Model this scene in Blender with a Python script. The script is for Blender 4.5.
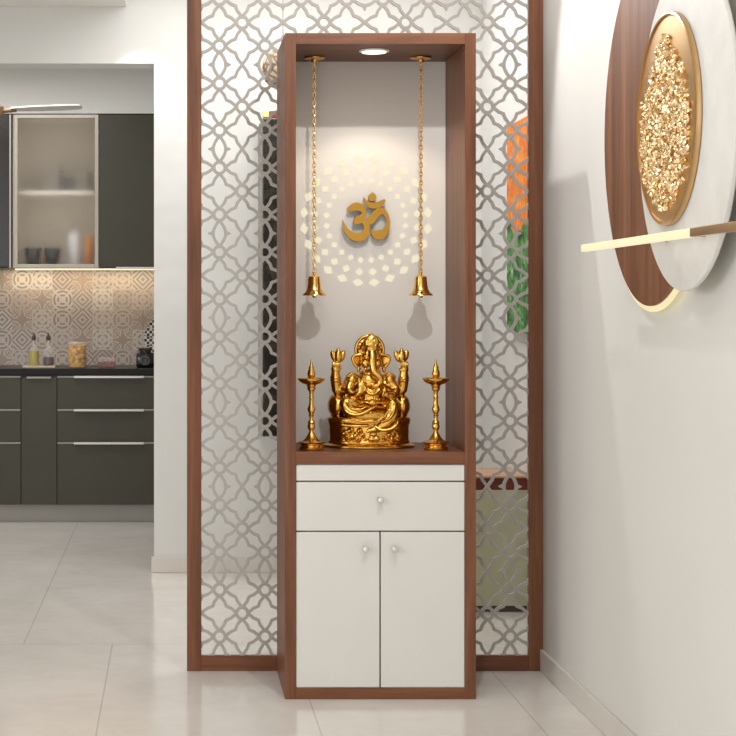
import bpy, bmesh, math, random
from mathutils import Vector, Matrix, Euler

for _o in list(bpy.data.objects):
    bpy.data.objects.remove(_o)
SC = bpy.context.scene
COL = SC.collection
PI = math.pi

# ------------------------------------------------------------------ camera
F = 1750.0          # focal length in pixels of a 736 px frame
VX, VY = 173.0, 308.0
CAMY, CAMZ = -5.5, 1.23
cam_d = bpy.data.cameras.new('camera')
cam = bpy.data.objects.new('camera', cam_d)
COL.objects.link(cam)
cam.location = (0, CAMY, CAMZ)
cam.rotation_euler = (PI / 2, 0, 0)
cam_d.sensor_width = 36
cam_d.lens = F / 736 * 36
cam_d.shift_x = (368 - VX) / 736
cam_d.shift_y = -(368 - VY) / 736
cam_d.clip_start = 0.05
SC.camera = cam


def X(px, d): return (px - VX) * d / F
def Z(py, d): return CAMZ + (VY - py) * d / F


# ------------------------------------------------------------------ world, light, exposure
SC.view_settings.view_transform = 'Standard'
SC.view_settings.look = 'None'
SC.view_settings.gamma = 1
SC.view_settings.use_curve_mapping = False
SC.view_settings.exposure = -0.07
try:
    SC.cycles.use_denoising = True
    SC.cycles.max_bounces = 10
    SC.cycles.sample_clamp_indirect = 6
    SC.cycles.caustics_reflective = False
    SC.cycles.caustics_refractive = False
except Exception:
    pass
w = bpy.data.worlds.new('world')
SC.world = w
w.use_nodes = True
w.node_tree.nodes['Background'].inputs[0].default_value = (0.985, 0.985, 0.985, 1)
w.node_tree.nodes['Background'].inputs[1].default_value = 1.75


def lamp(name, kind, loc, energy, color=(1, 1, 1), target=None, **kw):
    d = bpy.data.lights.new(name, kind)
    d.energy = energy
    d.color = color
    for k, v in kw.items():
        setattr(d, k, v)
    o = bpy.data.objects.new(name, d)
    COL.objects.link(o)
    o.location = loc
    if target is not None:
        o.rotation_euler = (Vector(target) - Vector(loc)).to_track_quat('-Z', 'Y').to_euler()
    return o


WARM = (1.0, 0.86, 0.68)
NEUT = (1.0, 0.985, 0.965)
lamp('front_room_fill', 'AREA', (-0.8, -2.6, 2.78), 66, NEUT, (-0.8, -2.6, 0), shape='RECTANGLE', size=2.6, size_y=2.6)  # added soft fill for the front room, no fixture modelled
lamp('behind_screen_fill', 'AREA', (0.45, 1.6, 2.78), 32, NEUT, (0.45, 1.6, 0), shape='RECTANGLE', size=1.6, size_y=1.5)  # added fill to brighten the space behind the lattice
lamp('kitchen_fill', 'AREA', (-1.2, 3.6, 2.6), 34, NEUT, (-1.2, 3.6, 0), shape='RECTANGLE', size=1.6, size_y=0.9)  # added fill so the kitchen is not dark
lamp('left_side_fill', 'AREA', (-3.1, -2.3, 1.5), 75, (0.98, 0.99, 1.0), (1.2, -1.4, 1.2), shape='RECTANGLE', size=2.4, size_y=1.7)  # added side fill for the right wall; the left wall has no window
lamp('shrine_front_spot', 'SPOT', (0.66, -1.25, 2.76), 56, NEUT, (0.66, 0.35, 1.5), spot_size=math.radians(84), spot_blend=0.6, shadow_soft_size=0.02)
lamp('screen_top_spot', 'SPOT', (0.545, 0.27, 2.70), 44, NEUT, (1.2, -0.93, 1.2), spot_size=math.radians(86), spot_blend=0.3, shadow_soft_size=0.015)
lamp('header_spot', 'SPOT', (-0.17, 2.44, 2.66), 9, (0.95, 0.97, 1.0), (-0.06, 2.58, 0), spot_size=math.radians(75), spot_blend=0.35, shadow_soft_size=0.02)

# ------------------------------------------------------------------ materials
MATS = {}


def srgb(r, g, b):
    def f(c):
        c /= 255.0
        return c / 12.92 if c <= 0.04045 else ((c + 0.055) / 1.055) ** 2.4
    return (f(r), f(g), f(b), 1.0)


class N:
    def __init__(self, name):
        self.m = bpy.data.materials.new(name)
        self.m.use_nodes = True
        self.t = self.m.node_tree
        self.b = self.t.nodes['Principled BSDF']
        self.out = self.t.nodes['Material Output']

    def new(self, typ, **kw):
        n = self.t.nodes.new(typ)
        for k, v in kw.items():
            setattr(n, k, v)
        return n

    def link(self, a, b):
        self.t.links.new(a, b)

    def val(self, sock, v):
        if hasattr(v, 'is_output') or isinstance(v, bpy.types.NodeSocket):
            self.link(v, sock)
        else:
            sock.default_value = v

    def math(self, op, a, b=0.0, clamp=False):
        n = self.new('ShaderNodeMath', operation=op)
        n.use_clamp = clamp
        self.val(n.inputs[0], a)
        self.val(n.inputs[1], b)
        return n.outputs[0]

    def mix(self, fac, a, b):
        n = self.new('ShaderNodeMix', data_type='RGBA')
        self.val(n.inputs[0], fac)
        self.val(n.inputs[6], a)
        self.val(n.inputs[7], b)
        return n.outputs[2]

    def ramp(self, fac, stops):
        n = self.new('ShaderNodeValToRGB')
        e = n.color_ramp.elements
        while len(e) < len(stops):
            e.new(0.5)
        for i, (p, c) in enumerate(stops):
            e[i].position = p
            e[i].color = c
        self.val(n.inputs[0], fac)
        return n.outputs[0]

    def coords(self, scale=(1, 1, 1)):
        tc = self.new('ShaderNodeTexCoord')
        mp = self.new('ShaderNodeMapping')
        mp.inputs['Scale'].default_value = scale
        self.link(tc.outputs['Object'], mp.inputs[0])
        return mp.outputs[0]

    def noise(self, vec, scale, detail=3, rough=0.5, dist=0.0):
        n = self.new('ShaderNodeTexNoise')
        self.link(vec, n.inputs['Vector'])
        n.inputs['Scale'].default_value = scale
        n.inputs['Detail'].default_value = detail
        n.inputs['Roughness'].default_value = rough
        n.inputs['Distortion'].default_value = dist
        return n.outputs[0]

    def bump(self, h, strength=0.2, dist=0.01):
        n = self.new('ShaderNodeBump')
        n.inputs['Strength'].default_value = strength
        n.inputs['Distance'].default_value = dist
        self.link(h, n.inputs['Height'])
        self.link(n.outputs[0], self.b.inputs['Normal'])


def plain(name, col, rough=0.5, metal=0.0, var=0.04, vscale=6.0, spec=0.5, bump=0.0):
    """one colour with a little procedural unevenness"""
    if name in MATS:
        return MATS[name]
    k = N(name)
    v = k.coords()
    n = k.noise(v, vscale, 4)
    a = tuple(max(0, c * (1 - var)) for c in col[:3]) + (1,)
    b = tuple(min(1, c * (1 + var)) for c in col[:3]) + (1,)
    k.link(k.ramp(n, [(0.3, a), (0.7, b)]), k.b.inputs['Base Color'])
    k.b.inputs['Roughness'].default_value = rough
    k.b.inputs['Metallic'].default_value = metal
    k.b.inputs['Specular IOR Level'].default_value = spec
    if bump:
        k.bump(k.noise(v, vscale * 8, 4), bump, 0.004)
    MATS[name] = k.m
    return k.m


def wood(name, dark, mid, light, axis='Z', rough=0.42, fine=1.0):
    if name in MATS:
        return MATS[name]
    k = N(name)
    s = {'Z': (1, 1, 0.05), 'X': (0.05, 1, 1), 'Y': (1, 0.05, 1)}[axis]
    v = k.coords(s)
    n1 = k.noise(v, 22 * fine, 6, 0.62, 0.5)
    n2 = k.noise(v, 130 * fine, 3, 0.6)
    f = k.math('ADD', k.math('MULTIPLY', n1, 0.72), k.math('MULTIPLY', n2, 0.28))
    k.link(k.ramp(f, [(0.33, dark), (0.5, mid), (0.67, light)]), k.b.inputs['Base Color'])
    k.b.inputs['Roughness'].default_value = rough
    k.b.inputs['Specular IOR Level'].default_value = 0.35
    k.bump(n2, 0.05, 0.002)
    MATS[name] = k.m
    return k.m


def emit(name, col, strength):
    if name in MATS:
        return MATS[name]
    k = N(name)
    k.b.inputs['Base Color'].default_value = (col[0] * 0.25, col[1] * 0.25, col[2] * 0.25, 1)
    k.b.inputs['Emission Color'].default_value = col
    k.b.inputs['Emission Strength'].default_value = strength
    MATS[name] = k.m
    return k.m


def glass(name, col, rough=0.02, ior=1.25, alpha=None):
    if name in MATS:
        return MATS[name]
    k = N(name)
    k.b.inputs['Base Color'].default_value = col
    k.b.inputs['Roughness'].default_value = rough
    k.b.inputs['Transmission Weight'].default_value = 1.0
    k.b.inputs['IOR'].default_value = ior
    if alpha is not None:
        k.b.inputs['Alpha'].default_value = alpha
    MATS[name] = k.m
    return k.m


def clear(name, col, alpha):
    k = N(name)
    k.b.inputs['Base Color'].default_value = col
    k.b.inputs['Roughness'].default_value = 0.06
    k.b.inputs['Alpha'].default_value = alpha
    return k.m


D_, M_, L_ = srgb(88, 52, 33), srgb(117, 72, 47), srgb(138, 92, 63)
WOOD_Z = wood('walnut_vertical', D_, M_, L_, 'Z')
WOOD_X = wood('walnut_horizontal', D_, M_, L_, 'X')
WOOD_Y = wood('walnut_depthwise', D_, M_, L_, 'Y')
DISCW = wood('walnut_disc', srgb(94, 57, 36), srgb(126, 81, 55), srgb(150, 104, 76), 'Z', 0.5, 0.7)
WHITE_LAM = plain('white_laminate', srgb(217, 215, 209), 0.35, var=0.01)
LATTICE = plain('lattice_white', srgb(176, 171, 164), 0.45, var=0.02)
NICHE = plain('niche_back', srgb(235, 230, 222), 0.6, var=0.01)
WALL = plain('wall_paint', srgb(223, 223, 220), 0.7, var=0.012, vscale=3)
WALLR = plain('wall_paint_texture', srgb(221, 219, 214), 0.55, var=0.02, vscale=2)
CEIL = plain('ceiling_paint', srgb(236, 234, 229), 0.8, var=0.01)
GOLD = plain('polished_gold', (0.70, 0.395, 0.085, 1), 0.17, 1.0, var=0.08, bump=0.12, vscale=28)
GOLDL = plain('lamp_gold', (0.80, 0.46, 0.105, 1), 0.18, 1.0, var=0.06)
GOLDB = plain('bell_gold', (0.90, 0.58, 0.17, 1), 0.2, 1.0, var=0.04)
GOLDC = plain('chain_gold', (0.80, 0.50, 0.17, 1), 0.25, 1.0, var=0.04)
BRASS = plain('brushed_brass', (0.62, 0.38, 0.17, 1), 0.3, 1.0, var=0.05)
CHROME = plain('chrome', (0.75, 0.75, 0.75, 1), 0.12, 1.0, var=0.02)
ALU = plain('aluminium', srgb(205, 200, 192), 0.35, 0.6, var=0.02)
OLIVE = plain('olive_laminate', srgb(68, 66, 54), 0.35, var=0.03, spec=0.3)
OLIVED = plain('charcoal_laminate', srgb(62, 59, 49), 0.35, var=0.03, spec=0.3)
BLACK = plain('black_gloss', srgb(22, 21, 20), 0.15, var=0.05)
STONE = plain('white_stone', srgb(222, 219, 214), 0.55, var=0.05, vscale=14, bump=0.1)


def floor_mat():
    k = N('floor_marble_tile')
    v = k.coords()
    n1 = k.noise(v, 1.1, 5, 0.6, 0.8)
    n2 = k.noise(v, 5.0, 6, 0.65, 1.2)
    f = k.math('ADD', k.math('MULTIPLY', n1, 0.6), k.math('MULTIPLY', n2, 0.4))
    c = k.ramp(f, [(0.3, srgb(214, 208, 201)), (0.5, srgb(226, 221, 215)), (0.7, srgb(235, 231, 226))])
    tc = k.new('ShaderNodeTexCoord')
    mp = k.new('ShaderNodeMapping')
    mp.inputs['Location'].default_value = (0.2217, 7.1, 0)
    k.link(tc.outputs['Object'], mp.inputs[0])
    br = k.new('ShaderNodeTexBrick')
    br.offset = 0.5
    k.link(mp.outputs[0], br.inputs['Vector'])
    br.inputs['Scale'].default_value = 1
    br.inputs['Brick Width'].default_value = 0.65
    br.inputs['Row Height'].default_value = 4.0
    br.inputs['Mortar Size'].default_value = 0.0022
    br.inputs['Mortar Smooth'].default_value = 0.0
    br.inputs['Color1'].default_value = (1, 1, 1, 1)
    br.inputs['Color2'].default_value = (0.965, 0.96, 0.955, 1)
    br.inputs['Mortar'].default_value = (0.74, 0.72, 0.69, 1)
    m = k.new('ShaderNodeMix', data_type='RGBA', blend_type='MULTIPLY')
    m.inputs[0].default_value = 1
    k.link(c, m.inputs[6])
    k.link(br.outputs['Color'], m.inputs[7])
    k.link(m.outputs[2], k.b.inputs['Base Color'])
    k.b.inputs['Roughness'].default_value = 0.13
    k.b.inputs['Specular IOR Level'].default_value = 0.5
    return k.m


def splash_mat():
    k = N('patchwork_tile')
    T = 0.122
    tc = k.new('ShaderNodeTexCoord')
    sp = k.new('ShaderNodeSeparateXYZ')
    k.link(tc.outputs['Object'], sp.inputs[0])
    xs, zs = k.math('DIVIDE', sp.outputs[0], T), k.math('DIVIDE', sp.outputs[2], T)
    ix, iz = k.math('FLOOR', xs), k.math('FLOOR', zs)
    u = k.math('ABSOLUTE', k.math('SUBTRACT', k.math('SUBTRACT', xs, ix), 0.5))
    v = k.math('ABSOLUTE', k.math('SUBTRACT', k.math('SUBTRACT', zs, iz), 0.5))
    cb = k.new('ShaderNodeCombineXYZ')
    k.link(ix, cb.inputs[0])
    k.link(iz, cb.inputs[1])
    wn = k.new('ShaderNodeTexWhiteNoise', noise_dimensions='2D')
    k.link(cb.outputs[0], wn.inputs['Vector'])
    rnd = wn.outputs['Value']
    rad = k.math('SQRT', k.math('ADD', k.math('MULTIPLY', u, u), k.math('MULTIPLY', v, v)))
    dia = k.math('ADD', u, v)
    dif = k.math('ABSOLUTE', k.math('SUBTRACT', u, v))
    mx = k.math('MAXIMUM', u, v)
    prod = k.math('MULTIPLY', u, v)

    def stripe(d, freq, ph):
        return k.math('GREATER_THAN', k.math('SINE', k.math('ADD', k.math('MULTIPLY', d, freq), ph)), 0.1)
    pa = stripe(dia, 26, 0.3)
    pb = k.math('MULTIPLY', stripe(rad, 32, 1.0), k.math('GREATER_THAN', dif, 0.07))
    pc = k.math('MAXIMUM', stripe(prod, 120, 0.4), k.math('LESS_THAN', dif, 0.04))
    pd = k.math('MULTIPLY', stripe(mx, 30, 2.0), stripe(dia, 20, 1.0))

    def sel(lo, hi):
        return k.math('MULTIPLY', k.math('GREATER_THAN', rnd, lo), k.math('LESS_THAN', rnd, hi))
    s = k.math('MULTIPLY', pa, sel(-1, 0.25))
    for p, lo, hi in ((pb, 0.25, 0.5), (pc, 0.5, 0.75), (pd, 0.75, 2)):
        s = k.math('ADD', s, k.math('MULTIPLY', p, sel(lo, hi)))
    wn2 = k.new('ShaderNodeTexWhiteNoise', noise_dimensions='3D')
    k.link(cb.outputs[0], wn2.inputs['Vector'])
    base = k.ramp(wn2.outputs['Value'], [(0.0, srgb(198, 188, 180)), (0.5, srgb(180, 164, 154)), (1.0, srgb(208, 202, 196))])
    dk = k.ramp(rnd, [(0.0, srgb(140, 126, 122)), (0.3, srgb(116, 106, 108)), (0.6, srgb(156, 134, 118)), (1.0, srgb(126, 124, 130))])
    c = k.mix(k.math('MULTIPLY', s, 0.95), base, dk)
    nz = k.noise(k.coords(), 45, 4, 0.8)
    c = k.mix(k.math('MULTIPLY', nz, 0.45), c, srgb(192, 180, 170))
    k.link(c, k.b.inputs['Base Color'])
    k.b.inputs['Roughness'].default_value = 0.35
    return k.m


def canvas_mat():
    k = N('floral_canvas')
    v = k.coords()
    tc = k.new('ShaderNodeTexCoord')
    sp = k.new('ShaderNodeSeparateXYZ')
    k.link(tc.outputs['Object'], sp.inputs[0])
    z = sp.outputs[2]
    n = k.noise(v, 7, 3, 0.5, 0.6)
    n2 = k.noise(v, 16, 3, 0.6, 1.0)
    h = k.math('ADD', z, k.math('MULTIPLY', k.math('SUBTRACT', n, 0.5), 0.22))
    org = k.ramp(n2, [(0.35, srgb(214, 104, 22)), (0.55, srgb(236, 136, 40)), (0.7, srgb(246, 172, 86))])
    grn = k.ramp(n2, [(0.36, srgb(18, 44, 26)), (0.5, srgb(60, 128, 62)), (0.64, srgb(122, 170, 96)), (0.74, srgb(226, 222, 208))])
    fac = k.math('GREATER_THAN', h, 0.43)
    k.link(k.mix(fac, grn, org), k.b.inputs['Base Color'])
    k.b.inputs['Roughness'].default_value = 0.6
    return k.m


def woven_mat():
    k = N('woven_jute')
    v = k.coords()
    vo = k.new('ShaderNodeTexVoronoi', feature='DISTANCE_TO_EDGE')
    k.link(v, vo.inputs['Vector'])
    vo.inputs['Scale'].default_value = 28
    k.link(k.ramp(vo.outputs[0], [(0.02, srgb(120, 96, 74)), (0.2, srgb(206, 186, 160))]), k.b.inputs['Base Color'])
    k.b.inputs['Roughness'].default_value = 0.8
    k.bump(vo.outputs[0], 0.4, 0.01)
    return k.m


def pasta_mat():
    k = N('pasta_shells')
    v = k.coords()
    vo = k.new('ShaderNodeTexVoronoi')
    k.link(v, vo.inputs['Vector'])
    vo.inputs['Scale'].default_value = 55
    k.link(k.ramp(vo.outputs['Distance'], [(0.0, srgb(248, 205, 104)), (0.5, srgb(226, 168, 60)), (0.9, srgb(150, 96, 28))]), k.b.inputs['Base Color'])
    k.b.inputs['Roughness'].default_value = 0.5
    k.bump(vo.outputs['Distance'], 0.6, 0.006)
    return k.m


def check_mat():
    k = N('checked_glaze')
    c = k.new('ShaderNodeTexChecker')
    k.link(k.coords(), c.inputs['Vector'])
    c.inputs['Scale'].default_value = 62
    c.inputs['Color1'].default_value = srgb(24, 24, 26)
    c.inputs['Color2'].default_value = srgb(206, 200, 192)
    k.link(c.outputs[0], k.b.inputs['Base Color'])
    k.b.inputs['Roughness'].default_value = 0.3
    return k.m


def display_mat():
    k = N('dark_foliage_glass')
    v = k.coords()
    n = k.noise(v, 14, 4, 0.6, 0.6)
    k.link(k.ramp(n, [(0.4, srgb(14, 14, 12)), (0.62, srgb(46, 46, 34)), (0.8, srgb(88, 86, 66))]), k.b.inputs['Base Color'])
    k.b.inputs['Roughness'].default_value = 0.12
    return k.m


# ------------------------------------------------------------------ mesh helpers
class MB:
    def __init__(self):
        self.bm = bmesh.new()

    def box(self, x0, x1, y0, y1, z0, z1, bev=0.0):
        t = bmesh.new()
        r = bmesh.ops.create_cube(t, size=1)
        for v in t.verts:
            v.co = Vector(((x0 + x1) / 2 + v.co.x * (x1 - x0), (y0 + y1) / 2 + v.co.y * (y1 - y0), (z0 + z1) / 2 + v.co.z * (z1 - z0)))
        if bev:
            bmesh.ops.bevel(t, geom=t.edges[:], offset=bev, segments=2, profile=0.5, affect='EDGES')
        self.add(t)
        return self

    def add(self, t, mat=None):
        if mat is not None:
            t.transform(mat)
        me = bpy.data.meshes.new('tmp')
        t.to_mesh(me)
        t.free()
        self.bm.from_mesh(me)
        bpy.data.meshes.remove(me)

    def lathe(self, prof, loc=(0, 0, 0), seg=40, sx=1.0, sy=1.0, mat=None):
        """prof: list of (radius, height); closed at radius 0 ends"""
        t = bmesh.new()
        rings = []
        for r, h in prof:
            if r < 1e-6:
                rings.append([t.verts.new((0, 0, h))])
            else:
                rings.append([t.verts.new((r * sx * math.cos(2 * PI * i / seg), r * sy * math.sin(2 * PI * i / seg), h)) for i in range(seg)])
        for a, b in zip(rings, rings[1:]):
            for i in range(seg):
                j = (i + 1) % seg
                if len(a) == 1 and len(b) == 1:
                    continue
                if len(a) == 1:
                    t.faces.new((a[0], b[j], b[i]))
                elif len(b) == 1:
                    t.faces.new((a[i], a[j], b[0]))
                else:
                    t.faces.new((a[i], a[j], b[j], b[i]))
        for ring, flip in ((rings[0], True), (rings[-1], False)):
            if len(ring) > 1:
                t.faces.new(ring[::-1] if flip else ring)
        bmesh.ops.recalc_face_normals(t, faces=t.faces[:])
        M = Matrix.Translation(loc)
        if mat is not None:
            M = M @ mat
        self.add(t, M)
        return self

    def ell(self, c, r, rot=(0, 0, 0), seg=20):
        t = bmesh.new()
        bmesh.ops.create_uvsphere(t, u_segments=seg, v_segments=max(6, seg // 2), radius=1)
        M = Matrix.Translation(c) @ Euler(rot).to_matrix().to_4x4() @ Matrix.Diagonal((r[0], r[1], r[2], 1))
        self.add(t, M)
        return self

    def tube(self, pts, rad, seg=10, closed=False, sub=1):
        pts = [Vector(p) for p in pts]
        n = len(pts)
        rads = list(rad) if isinstance(rad, (list, tuple)) else [rad] * n
        if sub > 1:
            P, R = [], []
            for i in range(n if closed else n - 1):
                if closed:
                    p0, p1, p2, p3 = (pts[(i + k) % n] for k in (-1, 0, 1, 2))
                    r1, r2 = rads[i], rads[(i + 1) % n]
                else:
                    p0, p1, p2, p3 = pts[max(i - 1, 0)], pts[i], pts[i + 1], pts[min(i + 2, n - 1)]
                    r1, r2 = rads[i], rads[i + 1]
                for s in range(sub):
                    t = s / sub
                    P.append(0.5 * ((2 * p1) + (p2 - p0) * t + (2 * p0 - 5 * p1 + 4 * p2 - p3) * t * t + (3 * p1 - p0 - 3 * p2 + p3) * t ** 3))
                    R.append(r1 + (r2 - r1) * t)
            if not closed:
                P.append(pts[-1])
                R.append(rads[-1])
            pts, rads, n = P, R, len(P)
        t = bmesh.new()
        rings = []
        up = None
        for i in range(n):
            if closed:
                d = pts[(i + 1) % n] - pts[i - 1]
            else:
                d = pts[min(i + 1, n - 1)] - pts[max(i - 1, 0)]
            d.normalize()
            if up is None:
                up = Vector((0, 0, 1)) if abs(d.z) < 0.9 else Vector((1, 0, 0))
            a = up - d * up.dot(d)
            a.normalize()
            up = a
            b = d.cross(a)
            rings.append([t.verts.new(pts[i] + (a * math.cos(2 * PI * k / seg) + b * math.sin(2 * PI * k / seg)) * rads[i]) for k in range(seg)])
        for i in range(n if closed else n - 1):
            A, B = rings[i], rings[(i + 1) % n]
            for k in range(seg):
                j = (k + 1) % seg
                t.faces.new((A[k], A[j], B[j], B[k]))
        if not closed:
            for ring, c, sgn in ((rings[0], pts[0], -1), (rings[-1], pts[-1], 1)):
                t.faces.new(ring if sgn > 0 else ring[::-1])
        bmesh.ops.recalc_face_normals(t, faces=t.faces[:])
        self.add(t)
        return self

    def poly(self, pts, y0, y1):
        """extrude an outline in XZ from y0 (front) to y1"""
        t = bmesh.new()
        a = [t.verts.new((p[0], y0, p[1])) for p in pts]
        b = [t.verts.new((p[0], y1, p[1])) for p in pts]
        t.faces.new(a)
        t.faces.new(b[::-1])
        n = len(pts)
        for i in range(n):
            j = (i + 1) % n
            t.faces.new((a[i], b[i], b[j], a[j]))
        bmesh.ops.recalc_face_normals(t, faces=t.faces[:])
        self.add(t)
        return self

    def ribbon(self, pts, wid, y0, y1):
        """stroke of given width(s) along a line in XZ, extruded in Y"""
        n = len(pts)
        P = [Vector((p[0], p[1])) for p in pts]
        W = wid if isinstance(wid, (list, tuple)) else [wid] * n
        Lf, Rt = [], []
        for i in range(n):
            if i == 0:
                d = (P[1] - P[0]).normalized()
                nn, sc = Vector((-d.y, d.x)), 1
            elif i == n - 1:
                d = (P[-1] - P[-2]).normalized()
                nn, sc = Vector((-d.y, d.x)), 1
            else:
                d1, d2 = (P[i] - P[i - 1]).normalized(), (P[i + 1] - P[i]).normalized()
                n1, n2 = Vector((-d1.y, d1.x)), Vector((-d2.y, d2.x))
                nn = (n1 + n2).normalized()
                sc = 1 / max(0.5, nn.dot(n1))
            Lf.append(P[i] + nn * W[i] / 2 * sc)
            Rt.append(P[i] - nn * W[i] / 2 * sc)
        bm = self.bm
        v = [[bm.verts.new((q.x, y, q.y)) for q in s] for y in (y0, y1) for s in (Lf, Rt)]
        l0, r0, l1, r1 = v
        for i in range(n - 1):
            bm.faces.new((l0[i], l0[i + 1], r0[i + 1], r0[i]))
            bm.faces.new((l1[i], r1[i], r1[i + 1], l1[i + 1]))
            bm.faces.new((l0[i], l1[i], l1[i + 1], l0[i + 1]))
            bm.faces.new((r0[i], r0[i + 1], r1[i + 1], r1[i]))
        bm.faces.new((l0[0], r0[0], r1[0], l1[0]))
        bm.faces.new((l0[-1], l1[-1], r1[-1], r0[-1]))
        return self

    def ring(self, cx, cz, rx, rz, ri, y0, y1, seg=18):
        bm = self.bm
        V = []
        for i in range(seg):
            c, s = math.cos(2 * PI * i / seg), math.sin(2 * PI * i / seg)
            V.append([bm.verts.new((cx + rx * k * c, y, cz + rz * k * s)) for k in (1, ri) for y in (y0, y1)])
        for i in range(seg):
            a, b = V[i], V[(i + 1) % seg]
            bm.faces.new((a[0], b[0], b[2], a[2]))
            bm.faces.new((a[1], a[3], b[3], b[1]))
            bm.faces.new((a[0], a[1], b[1], b[0]))
            bm.faces.new((a[2], b[2], b[3], a[3]))
        return self

    def build(self, name, mat, parent=None, smooth=False, base=None, **props):
        me = bpy.data.meshes.new(name)
        if parent is not None:
            p = parent
            off = Vector((0, 0, 0))
            while p is not None:
                off += p.location
                p = p.parent
            self.bm.transform(Matrix.Translation(-off))
        elif base is not None:
            self.bm.transform(Matrix.Translation(-Vector(base)))
        bmesh.ops.recalc_face_normals(self.bm, faces=self.bm.faces[:])
        self.bm.to_mesh(me)
        self.bm.free()
        me.materials.append(mat)
        if smooth:
            me.polygons.foreach_set('use_smooth', [True] * len(me.polygons))
            try:
                me.set_sharp_from_angle(angle=math.radians(42))
            except Exception:
                pass
        o = bpy.data.objects.new(name, me)
        COL.objects.link(o)
        if parent is not None:
            o.parent = parent
        elif base is not None:
            o.location = base
        for k, v in props.items():
            o[k] = v
        return o


def thing(name, label, cat, loc, group=None):
    o = bpy.data.objects.new(name, None)
    COL.objects.link(o)
    o.empty_display_size = 0.1
    o.location = loc
    o['label'] = label
    o['category'] = cat
    if group:
        o['group'] = group
    return o


def copy_tree(o, parent=None):
    c = o.copy()
    COL.objects.link(c)
    if parent is not None:
        c.parent = parent
    for ch in list(o.children):
        copy_tree(ch, c)
    return c


def struct(name, mb, mat):
    return mb.build(name, mat, kind='structure')


# ------------------------------------------------------------------ setting
XW = 1.254           # face of the right wall
YS = 0.427           # front of the screen frame
YB = 2.64            # face of the pier / header wall
XR2 = 1.434          # right wall behind the screen
HC = 2.80
struct('floor', MB().box(-3.2, 1.6, -7.0, 5.3, -0.06, 0.0), floor_mat())
struct('ceiling', MB().box(-3.2, 1.6, -7.0, 5.3, HC, HC + 0.08), CEIL)
struct('trim_1', MB().box(-3.2, -0.2186, -7.0, YB, 2.632, HC), CEIL)          # lowered ceiling on the left
struct('wall_right', MB().box(XW, XW + 0.16, -7.0, YS + 0.022, 0, HC), WALLR)
struct('wall_side', MB().box(XR2, XR2 + 0.16, YS + 0.022, YB + 0.17, 0, HC), WALL)
XO = X(154, 8.14)
ZO = Z(63.5, 8.14)
pw = MB()
pw.box(XO, XR2, YB, YB + 0.17, 0, HC)
pw.box(-3.2, XO, YB, YB + 0.17, ZO, HC)
struct('wall_back', pw, WALL)
struct('wall_left', MB().box(-3.36, -3.2, -7.0, 5.3, 0, HC), WALL)
struct('wall_kitchen', MB().box(-3.2, 1.6, 5.12, 5.3, 0, HC), splash_mat())
struct('trim_2', MB().box(-3.2, 1.0, 4.74, 5.12, Z(113.5, 10.24), HC), WALL)   # bulkhead over the wall units
struct('wall_pantry', MB().box(0.9, 1.06, YB + 0.17, 5.12, 0, HC), WALL)
bb = MB()
bb.box(XW - 0.012, XW, -7.0, YS - 0.001, 0, 0.075, 0.003)
struct('baseboard_right', bb, plain('skirting', srgb(218, 213, 205), 0.35, var=0.02))
bb = MB()
bb.box(XO - 0.012, XR2 - 0.02, YB - 0.012, YB, 0, 0.075, 0.003)
struct('baseboard_back', bb, MATS['skirting'])

# ------------------------------------------------------------------ lattice screen
scr = thing('screen_partition', 'tall walnut framed partition with pale geometric lattice behind the shrine cabinet', 'screen', (0.66, YS, 0))
dS = 5.5 + YS
x0, x1 = X(187, dS), X(543.3, dS)
xi0, xi1 = X(201.4, dS), X(528.6, dS)
z0 = Z(655.7, dS)
NT = 9
PX, PZ = (xi1 - xi0) / 4, 0.2861
z1 = z0 + NT * PZ
MB().box(x0, xi0, YS, YS + 0.022, 0, z1, 0.0015).build('stile', WOOD_Z, scr)
MB().box(xi1, x1 - 0.001, YS, YS + 0.022, 0, z1, 0.0015).build('stile', WOOD_Z, scr)
MB().box(xi0, xi1, YS + 0.001, YS + 0.022, 0, z0, 0.0015).build('bottom_rail', WOOD_X, scr)
MB().box(x0, x1 - 0.001, YS, YS + 0.022, z1, HC - 0.001, 0.0015).build('top_rail', WOOD_X, scr)
lat = MB()
pu, pv = 0.0772, 0.0794
gu, gv = (PX - 2 * pu) / 2, (PZ - 2 * pv) / 2      # half of the wide seams
YA, YBk = YS + 0.003, YS + 0.012
SW = 0.0103


_lr = random.Random(3)


class Jit:
    def __init__(self, b): self.b = b
    def ribbon(self, pts, w_, a_, c_):
        j_ = _lr.random() * 0.0009
        self.b.ribbon(pts, w_, a_ + j_, c_ + j_)
    def ring(self, *q):
        self.b.ring(*q[:5], q[5] - 0.0003, q[6] - 0.0003)


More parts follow.
